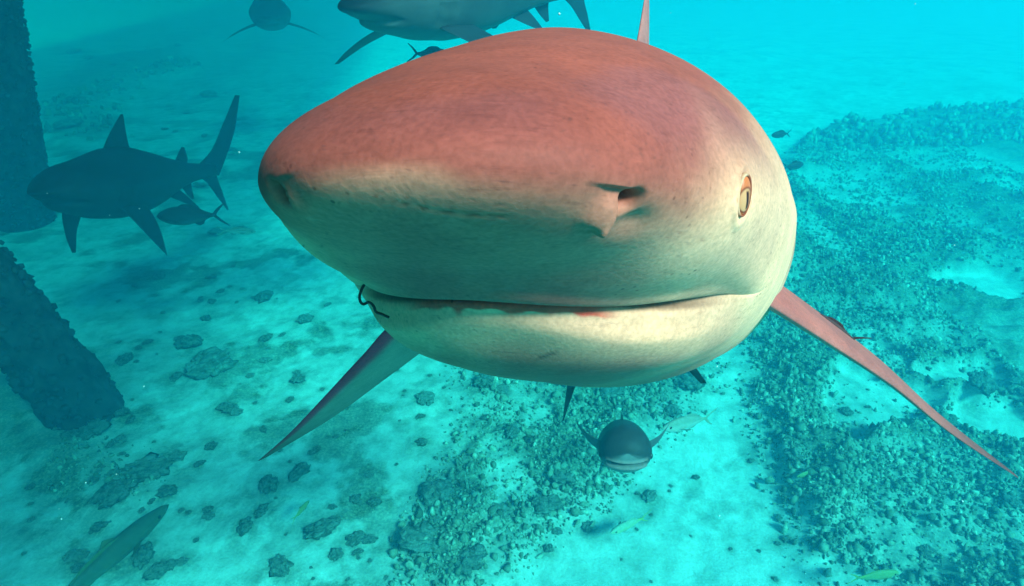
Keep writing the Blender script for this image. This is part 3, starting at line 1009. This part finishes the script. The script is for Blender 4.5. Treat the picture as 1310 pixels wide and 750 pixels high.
        Ce = Ce * (1 - ring * .85) + np.array((.10, .012, .006)) * ring * .85
        Ce = Ce * (1 - pup) + np.array((.03, .003, .003)) * pup
        set_col(me, Ce)
        link('eye', me, EYE, root)
        # lid
        nu_, nv_ = 64, 14
        tu = np.linspace(0, 2 * np.pi, nu_, endpoint=False); tv = np.linspace(0, 2 * np.pi, nv_, endpoint=False)
        TU, TV = np.meshgrid(tu, tv, indexing='ij')
        rr_ = .00065 + .0003 * np.cos(TU - 2.6)
        da = (.0043 + rr_ * np.cos(TV)) * np.cos(TU); db = (.0084 + rr_ * np.cos(TV)) * np.sin(TU)
        V = (c + fn * .0008)[None, None] + da[..., None] * fx + db[..., None] * fz + (rr_ * np.sin(TV) * 1.2)[..., None] * fn
        q = grid_quads(nu_, nv_); q = np.concatenate([q, np.stack([(nu_ - 1) * nv_ + np.arange(nv_), (nu_ - 1) * nv_ + (np.arange(nv_) + 1) % nv_, (np.arange(nv_) + 1) % nv_, np.arange(nv_)], -1)])
        lp = Parts(); cl = smooth(.2, -.6, np.cos(TU + .3))[..., None]
        lp.add(V.reshape(-1, 3) * fl, q, (), (np.array((.30, .07, .035)) * (1 - cl) + np.array((.62, .36, .23)) * cl).reshape(-1, 3))
        link('eyelid', lp.mesh('eyelid'), SKIN, root)
    tag(root, 'big pink-backed shark head-on filling the middle of the view, mouth closed', 'shark')
    return eye, spine


def eye_mat():
    m, nt, b = new_mat('shark_eye')
    a = N(nt, 'ShaderNodeAttribute', attribute_name='Col')
    nt.links.new(a.outputs['Color'], b.inputs['Base Color']); b.inputs['Roughness'].default_value = .35
    b.inputs['Specular IOR Level'].default_value = .15
    return m


EYE = eye_mat()
near_shark()


def orient(loc, heading_deg, pitch_deg=0, roll_deg=0, scale=1.0):
    """shark frame (y points to the tail) placed so that the snout points along the heading (0 = towards +x, 90 = away from camera)"""
    Mx = Matrix.Translation(loc) @ Matrix.Rotation(R(heading_deg + 90), 4, 'Z') @ Matrix.Rotation(R(pitch_deg), 4, 'X') @ Matrix.Rotation(R(roll_deg), 4, 'Y')
    return Mx @ Matrix.Scale(scale, 4) @ Matrix.Translation((0, -.8, 0))


GREY = ((.026, .030, .036), (.06, .065, .065), (.17, .17, .16))
make_shark('shark', orient(at(172, 230, 4.1), 266, -13, 0, 1.0) @ Matrix.Diagonal((1.25, .88, 1.24, 1)), (.014, .017, .022), (.022, .026, .03), (.05, .056, .06),
           lambda y: (.13 * np.clip(y - 1.1, 0, 9) ** 2, 0 * y), std_fins((.26, .62, -.37), .68), 'dark shark swimming side-on at the left, tail fin raised')
make_shark('shark', orient(at(588, -3, 3.0), 240, 0, 0, 1.0), *GREY,
           lambda y: (.16 * np.clip(y - .8, 0, 9) ** 2, 0 * y), std_fins((.62, .52, -.32)), 'grey shark cut by the top edge behind the near shark\'s back')
make_shark('shark', orient(at(345, 14, 8.4), 290, 0, 0, 1.3), *GREY, spine_none, None, 'faint hazy shark coming head-on far off at the top left')

# ------------------------------------------------------------------ small fish
def fish_mesh(name, dep, wid, back, side, belly, tail, stripe=None, fork=.5, eye=True, nr=44, nc=28, curve=.0, tail_h=1.0, fin_col=None):
    """fish of length 1 along y (snout at 0), x across, z up"""
    back, side, belly, tail = (np.array(c, float) for c in (back, side, belly, tail))
    ys = [0, .03, .10, .22, .36, .52, .68, .80, .86]
    hh = np.array([.04, .30, .60, .90, 1.0, .86, .52, .22, .16]) * dep / 2
    ww = np.array([.05, .34, .66, .95, 1.0, .80, .46, .20, .10]) * wid / 2
    v = np.linspace(0, np.sqrt(.86), nr) ** 2; th = np.linspace(0, 2 * np.pi, nc, endpoint=False)
    Vv, TH = np.meshgrid(v, th, indexing='ij')
    hv = pchip(ys, hh, Vv); wv = pchip(ys, ww, Vv)
    cv = lambda y: curve * (y - .3) ** 2 * np.where(y > .3, 1, 0)
    P = np.stack([wv * np.cos(TH) + cv(Vv), Vv, hv * np.sin(TH)], -1)
    s = np.sin(TH)
    C = np.where((s > .25)[..., None], back, np.where((s < -.5)[..., None], belly, side))
    w1 = smooth(.0, .5, s)[..., None]; w0 = smooth(-.2, -.7, s)[..., None]
    C = side * (1 - w1) * (1 - w0) + back * w1 + belly * w0
    k = smooth(.62, .80, Vv)[..., None]; C = C * (1 - k) + tail * k
    if stripe is not None:
        b = np.exp(-((s - .1) / .18) ** 2)[..., None]; C = C * (1 - b) + np.array(stripe) * b
    pt = Parts()
    V = np.concatenate([P.reshape(-1, 3), [P[0].mean(0)], [P[-1].mean(0)]])
    pt.add(V, grid_quads(nr, nc), cap_ends(nr, nc), np.concatenate([C.reshape(-1, 3), [side, tail]]))
    fc = np.array(fin_col if fin_col is not None else back * .9)
    th_ = lambda s: .05 * (1 - .5 * s)
    x9 = cv(np.array([.84, .92, 1.0]))
    for sg in (1, -1):
        h = dep * .62 * tail_h * sg
        Vf, q, t, i = fin_shell([(x9[0], .80, 0), (x9[1], .90, h * .55), (x9[2], 1.0 + .04 * fork, h)], [(x9[0], .87, 0), (x9[1], .95 - .04 * fork, h * .40), (x9[2], 1.03 + .04 * fork, h)], th_, 10, 6, .0, (1, 0, 0))
        pt.add(Vf, q, t, np.repeat(tail[None], len(Vf), 0))
    Vf, q, t, i = fin_shell([(0, .30, dep * .42), (0, .42, dep * .62), (0, .52, dep * .60)], [(0, .74, dep * .18), (0, .66, dep * .34), (0, .60, dep * .52)], th_, 10, 6, 0, (1, 0, 0))
    pt.add(Vf, q, t, np.repeat(fc[None], len(Vf), 0))
    Vf, q, t, i = fin_shell([(0, .50, -dep * .36), (0, .56, -dep * .50), (0, .60, -dep * .54)], [(0, .74, -dep * .18), (0, .69, -dep * .30), (0, .66, -dep * .46)], th_, 10, 6, 0, (1, 0, 0))
    pt.add(Vf, q, t, np.repeat(fc[None], len(Vf), 0))
    for sx in (1, -1):
        Vf, q, t, i = fin_shell([(sx * wid * .42, .24, -.02), (sx * wid * .75, .30, -.01), (sx * wid * 1.15, .38, .01)], [(sx * wid * .42, .32, -.04), (sx * wid * .7, .37, -.05), (sx * wid * 1.05, .42, -.02)], th_, 10, 6, 0, (0, 0, 1))
        pt.add(Vf, q, t, np.repeat(fc[None], len(Vf), 0))
        if eye:
            Ve = ICO2[0] * np.array([.010, .022, .022]) * (dep / .25) + np.array([sx * wid * .335, .105, dep * .06])
            pt.add(Ve, (), ICO2[1], np.repeat(np.array([[.015, .015, .015]]), len(Ve), 0))
    return pt.mesh(name)


FISH = skin_mat('fish_skin', 3.0, .45, .25, .001)


def put_fish(name, me, loc, length, heading, pitch, roll, label, cat='fish', group='small fish'):
    o = link(name, me, FISH)
    o.matrix_world = Matrix.Translation(loc) @ Matrix.Rotation(R(heading + 90), 4, 'Z') @ Matrix.Rotation(R(pitch), 4, 'X') @ Matrix.Rotation(R(roll), 4, 'Y') @ Matrix.Scale(length, 4) @ Matrix.Translation((0, -.45, 0))
    return tag(o, label, cat, group)


DK = (.028, .030, .034)
f_dark = fish_mesh('dark_fish', .30, .20, DK, (.04, .045, .05), (.10, .11, .11), DK)
f_slim = fish_mesh('slim_fish', .17, .12, (.04, .045, .05), (.06, .065, .07), (.12, .12, .12), (.04, .04, .045), curve=.35)
f_pale = fish_mesh('pale_fish', .22, .12, (.26, .27, .22), (.42, .42, .36), (.5, .5, .45), (.30, .30, .22))
f_yel = fish_mesh('yellowtail', .22, .13, (.36, .36, .26), (.45, .45, .36), (.5, .5, .42), (.40, .36, .08), stripe=(.40, .38, .18), fork=1.0)
f_yel2 = fish_mesh('yellow_fish', .24, .13, (.26, .25, .09), (.30, .28, .11), (.34, .32, .20), (.32, .29, .07))

put_fish('fish', f_dark, at(240, 276, 3.9), .42, 185, 0, 0, 'dark fish swimming below the left-hand shark\'s tail')
put_fish('fish', f_pale, at(306, 296, 4.6), .26, 15, 8, 0, 'pale fish between the left-hand shark and the near shark\'s snout')
put_fish('fish', f_dark, at(556, 71, 3.4), .26, 20, 8, 0, 'small dark fish just above the near shark\'s back')
put_fish('fish', f_dark, at(998, 172, 5.2), .20, 200, 0, 0, 'small grey fish hovering right of the shark above the eye')
put_fish('fish', f_dark, at(1016, 212, 4.8), .22, 25, 0, 0, 'lower of two small grey fish right of the shark\'s back')
put_fish('fish', f_pale, at(878, 541, 2.7), .34, 212, -14, 0, 'pale green fish with forked tail behind the dark jack')
put_fish('fish', f_yel, at(803, 672, 2.9), .26, 215, -12, 0, 'slim fish with yellow tail over the sand below the dark jack')
put_fish('fish', f_yel2, at(1122, 736, 2.55), .22, 8, 0, 0, 'yellow fish at the bottom edge of the right-hand reef')
put_fish('fish', f_yel2, at(1032, 606, 3.2), .15, 200, 0, 0, 'small yellow fish at the left rim of the right-hand reef')
put_fish('fish', f_yel2, at(386, 652, 2.9), .13, 70, 0, 0, 'small yellowish fish over the lower left stones')
f_brown = fish_mesh('brown_fish', .15, .12, (.085, .075, .045), (.11, .10, .06), (.15, .14, .09), (.10, .09, .05), fin_col=(.13, .11, .04))
put_fish('fish', f_brown, at(138, 714, 2.78), .74, 68, 0, 0, 'long brown fish with yellowish fin leaving at the bottom left corner')

# ---- the dark jack facing the lens
def jack():
    pt = Parts()
    ys = [0, .01, .04, .09, .17, .30, .48, .66, .80, .86]
    hh = [.02, .12, .22, .31, .365, .38, .32, .18, .09, .05]
    ww = [.02, .14, .26, .35, .40, .40, .31, .16, .06, .035]
    nr, nc = 120, 128
    v = np.linspace(0, np.sqrt(.86), nr) ** 2; th = np.linspace(0, 2 * np.pi, nc, endpoint=False)
    Vv, TH = np.meshgrid(v, th, indexing='ij'); u = np.sqrt(np.array(ys))
    h = pchip(u, np.array(hh), np.sqrt(Vv)) * .5; w = pchip(u, np.array(ww), np.sqrt(Vv)) * .5
    s = np.sin(TH)
    P = np.stack([w * np.cos(TH) * (1 - .10 * s), Vv, h * s], -1)
    nm = normals(P)
    # open smiling mouth on the lower front
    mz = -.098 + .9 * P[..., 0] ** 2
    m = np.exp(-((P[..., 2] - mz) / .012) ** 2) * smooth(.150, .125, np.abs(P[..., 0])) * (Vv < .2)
    lip = (np.exp(-((P[..., 2] - mz - .024) / .012) ** 2) + np.exp(-((P[..., 2] - mz + .026) / .014) ** 2)) * smooth(.165, .14, np.abs(P[..., 0])) * (Vv < .2)
    P = P - nm * (m * .05)[..., None] + nm * (lip * .012)[..., None]
    back = np.array((.035, .033, .036)); bel = np.array((.17, .16, .16))
    w1 = smooth(-.25, -.8, s + (fbm(TH * 4, Vv * 20, 3) - .5) * .3)[..., None]
    C = back * (1 - w1) + bel * w1
    C = C * (1 - (lip * .6).clip(0, 1)[..., None]) + np.array((.42, .22, .20)) * (lip * .6).clip(0, 1)[..., None]
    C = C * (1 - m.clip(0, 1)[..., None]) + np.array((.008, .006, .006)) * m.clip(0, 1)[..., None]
    pt.add(np.concatenate([P.reshape(-1, 3), [P[0].mean(0)], [P[-1].mean(0)]]), grid_quads(nr, nc), cap_ends(nr, nc), np.concatenate([C.reshape(-1, 3), [back, back]]))
    th_ = lambda s: .06 * (1 - .4 * s)
    for sx in (1, -1):
        Vf, q, t, i = fin_shell([(sx * .17, .20, .04), (sx * .27, .24, .09), (sx * .36, .30, .17)], [(sx * .17, .30, -.06), (sx * .27, .31, .02), (sx * .355, .33, .145)], th_, 16, 8, 0, (0, 0, 1))
        pt.add(Vf, q, t, np.repeat(back[None] * 3.0, len(Vf), 0))
        Vf, q, t, i = fin_shell([(0, .80, 0), (0, .92, sx * .13), (0, 1.02, sx * .24)], [(0, .88, 0), (0, .95, sx * .10), (0, 1.06, sx * .24)], th_, 16, 8, 0, (1, 0, 0))
        pt.add(Vf, q, t, np.repeat(back[None], len(Vf), 0))
    Vf, q, t, i = fin_shell([(0, .26, .165), (0, .32, .215), (0, .38, .235)], [(0, .60, .11), (0, .50, .16), (0, .44, .215)], th_, 16, 8, 0, (1, 0, 0))
    pt.add(Vf, q, t, np.repeat(back[None], len(Vf), 0))
    root = bpy.data.objects.new('fish', None); COL.objects.link(root)
    L = .44
    root.matrix_world = CAM_M @ TO_CAM @ Matrix.Translation(((803 - CX) / F * 1.95, 1.95, -(580 - CY) / F * 1.95)) @ Matrix.Rotation(R(-4), 4, 'Z') @ Matrix.Rotation(R(-2), 4, 'X') @ Matrix.Scale(L, 4)
    link('body', pt.mesh('jack_body'), FISH, root)
    for sx in (1, -1):
        V = ICO2[0] * np.array([.016, .024, .026]) + np.array([sx * .186, .135, -.045])
        link('eye', mesh_np('eye', V, None, ICO2[1]), EYE_DARK, root)
    tag(root, 'round dark jack facing the camera with open mouth below the shark', 'fish', 'small fish')


jack()

# small remora-like fish behind the left fin
f_rem = fish_mesh('remora', .24, .16, (.10, .03, .03), (.30, .10, .10), (.34, .14, .13), (.08, .03, .03))
put_fish('fish', f_rem, at(1060, 417, .80), .085, 155, -20, 0, 'tiny reddish fish riding on top of the shark\'s left fin')

# ------------------------------------------------------------------ bent hook wire at the mouth corner
def wire():
    pts = [cam_pt(*p) for p in ((466, 364, .335), (462, 372, .335), (460, 382, .335), (464, 389, .336), (472, 387, .338), (478, 392, .34), (481, 399, .342), (488, 402, .345), (497, 406, .35))]
    cu = bpy.data.curves.new('hook', 'CURVE'); cu.dimensions = '3D'; cu.bevel_depth = .0008; cu.bevel_resolution = 3
    sp = cu.splines.new('BEZIER'); sp.bezier_points.add(len(pts) - 1)
    for b, p in zip(sp.bezier_points, pts):
        w = M_NEAR @ Vector(p); b.co = w; b.handle_left_type = b.handle_right_type = 'AUTO'
    o = bpy.data.objects.new('tmp', cu); COL.objects.link(o)
    dg = bpy.context.evaluated_depsgraph_get()
    me = bpy.data.meshes.new_from_object(o.evaluated_get(dg))
    bpy.data.objects.remove(o); me.name = 'hook_wire'; me.materials.clear()
    tag(link('hook_wire', me, plain_mat('black_wire', (.012, .010, .010), .5, .3, .3, 300, .0002)), 'thin bent black hook wire hanging from the shark\'s mouth corner', 'hook')


wire()

def marine_snow():
    Vs, Ts, n = [], [], 0
    r_ = np.random.default_rng(77)
    for k in range(70):
        p = np.array(at(r_.uniform(-150, 1460), r_.uniform(-80, 830), r_.uniform(.9, 3.0)))
        v = lumpy(ICO1[0], .4, 4000 + k) * r_.uniform(.0007, .0020) + p
        Vs.append(v); Ts.append(ICO1[1] + n); n += len(v)
    me = mesh_np('marine_snow', np.concatenate(Vs), None, np.concatenate(Ts))
    tag(link('marine_snow', me, plain_mat('speck', (.75, .75, .72), .8, .1, .1, 50, .0002)), 'tiny pale specks drifting in the water', 'specks', kind='stuff')


marine_snow()

# ------------------------------------------------------------------ the water
def haze():
    x0, x1, y0, y1, z0, z1 = -48, 48, -13, 73, -1.3, H + .55
    V = [(x, y, z) for x in (x0, x1) for y in (y0, y1) for z in (z0, z1)]
    q = [(0, 1, 3, 2), (4, 6, 7, 5), (0, 4, 5, 1), (2, 3, 7, 6), (0, 2, 6, 4), (1, 5, 7, 3)]
    me = mesh_np('haze', V, q, None, False)
    m = bpy.data.materials.new('water'); m.use_nodes = True
    nt = m.node_tree; nt.nodes.clear()
    out = N(nt, 'ShaderNodeOutputMaterial'); v = N(nt, 'ShaderNodeVolumePrincipled')
    v.inputs['Color'].default_value = (.008, .128, .200, 1)
    v.inputs['Density'].default_value = .45
    v.inputs['Absorption Color'].default_value = (0, .945, 1, 1)
    v.inputs['Anisotropy'].default_value = .50
    nt.links.new(v.outputs[0], out.inputs['Volume'])
    tag(link('haze', me, m), 'clear turquoise sea water', kind='stuff')


haze()
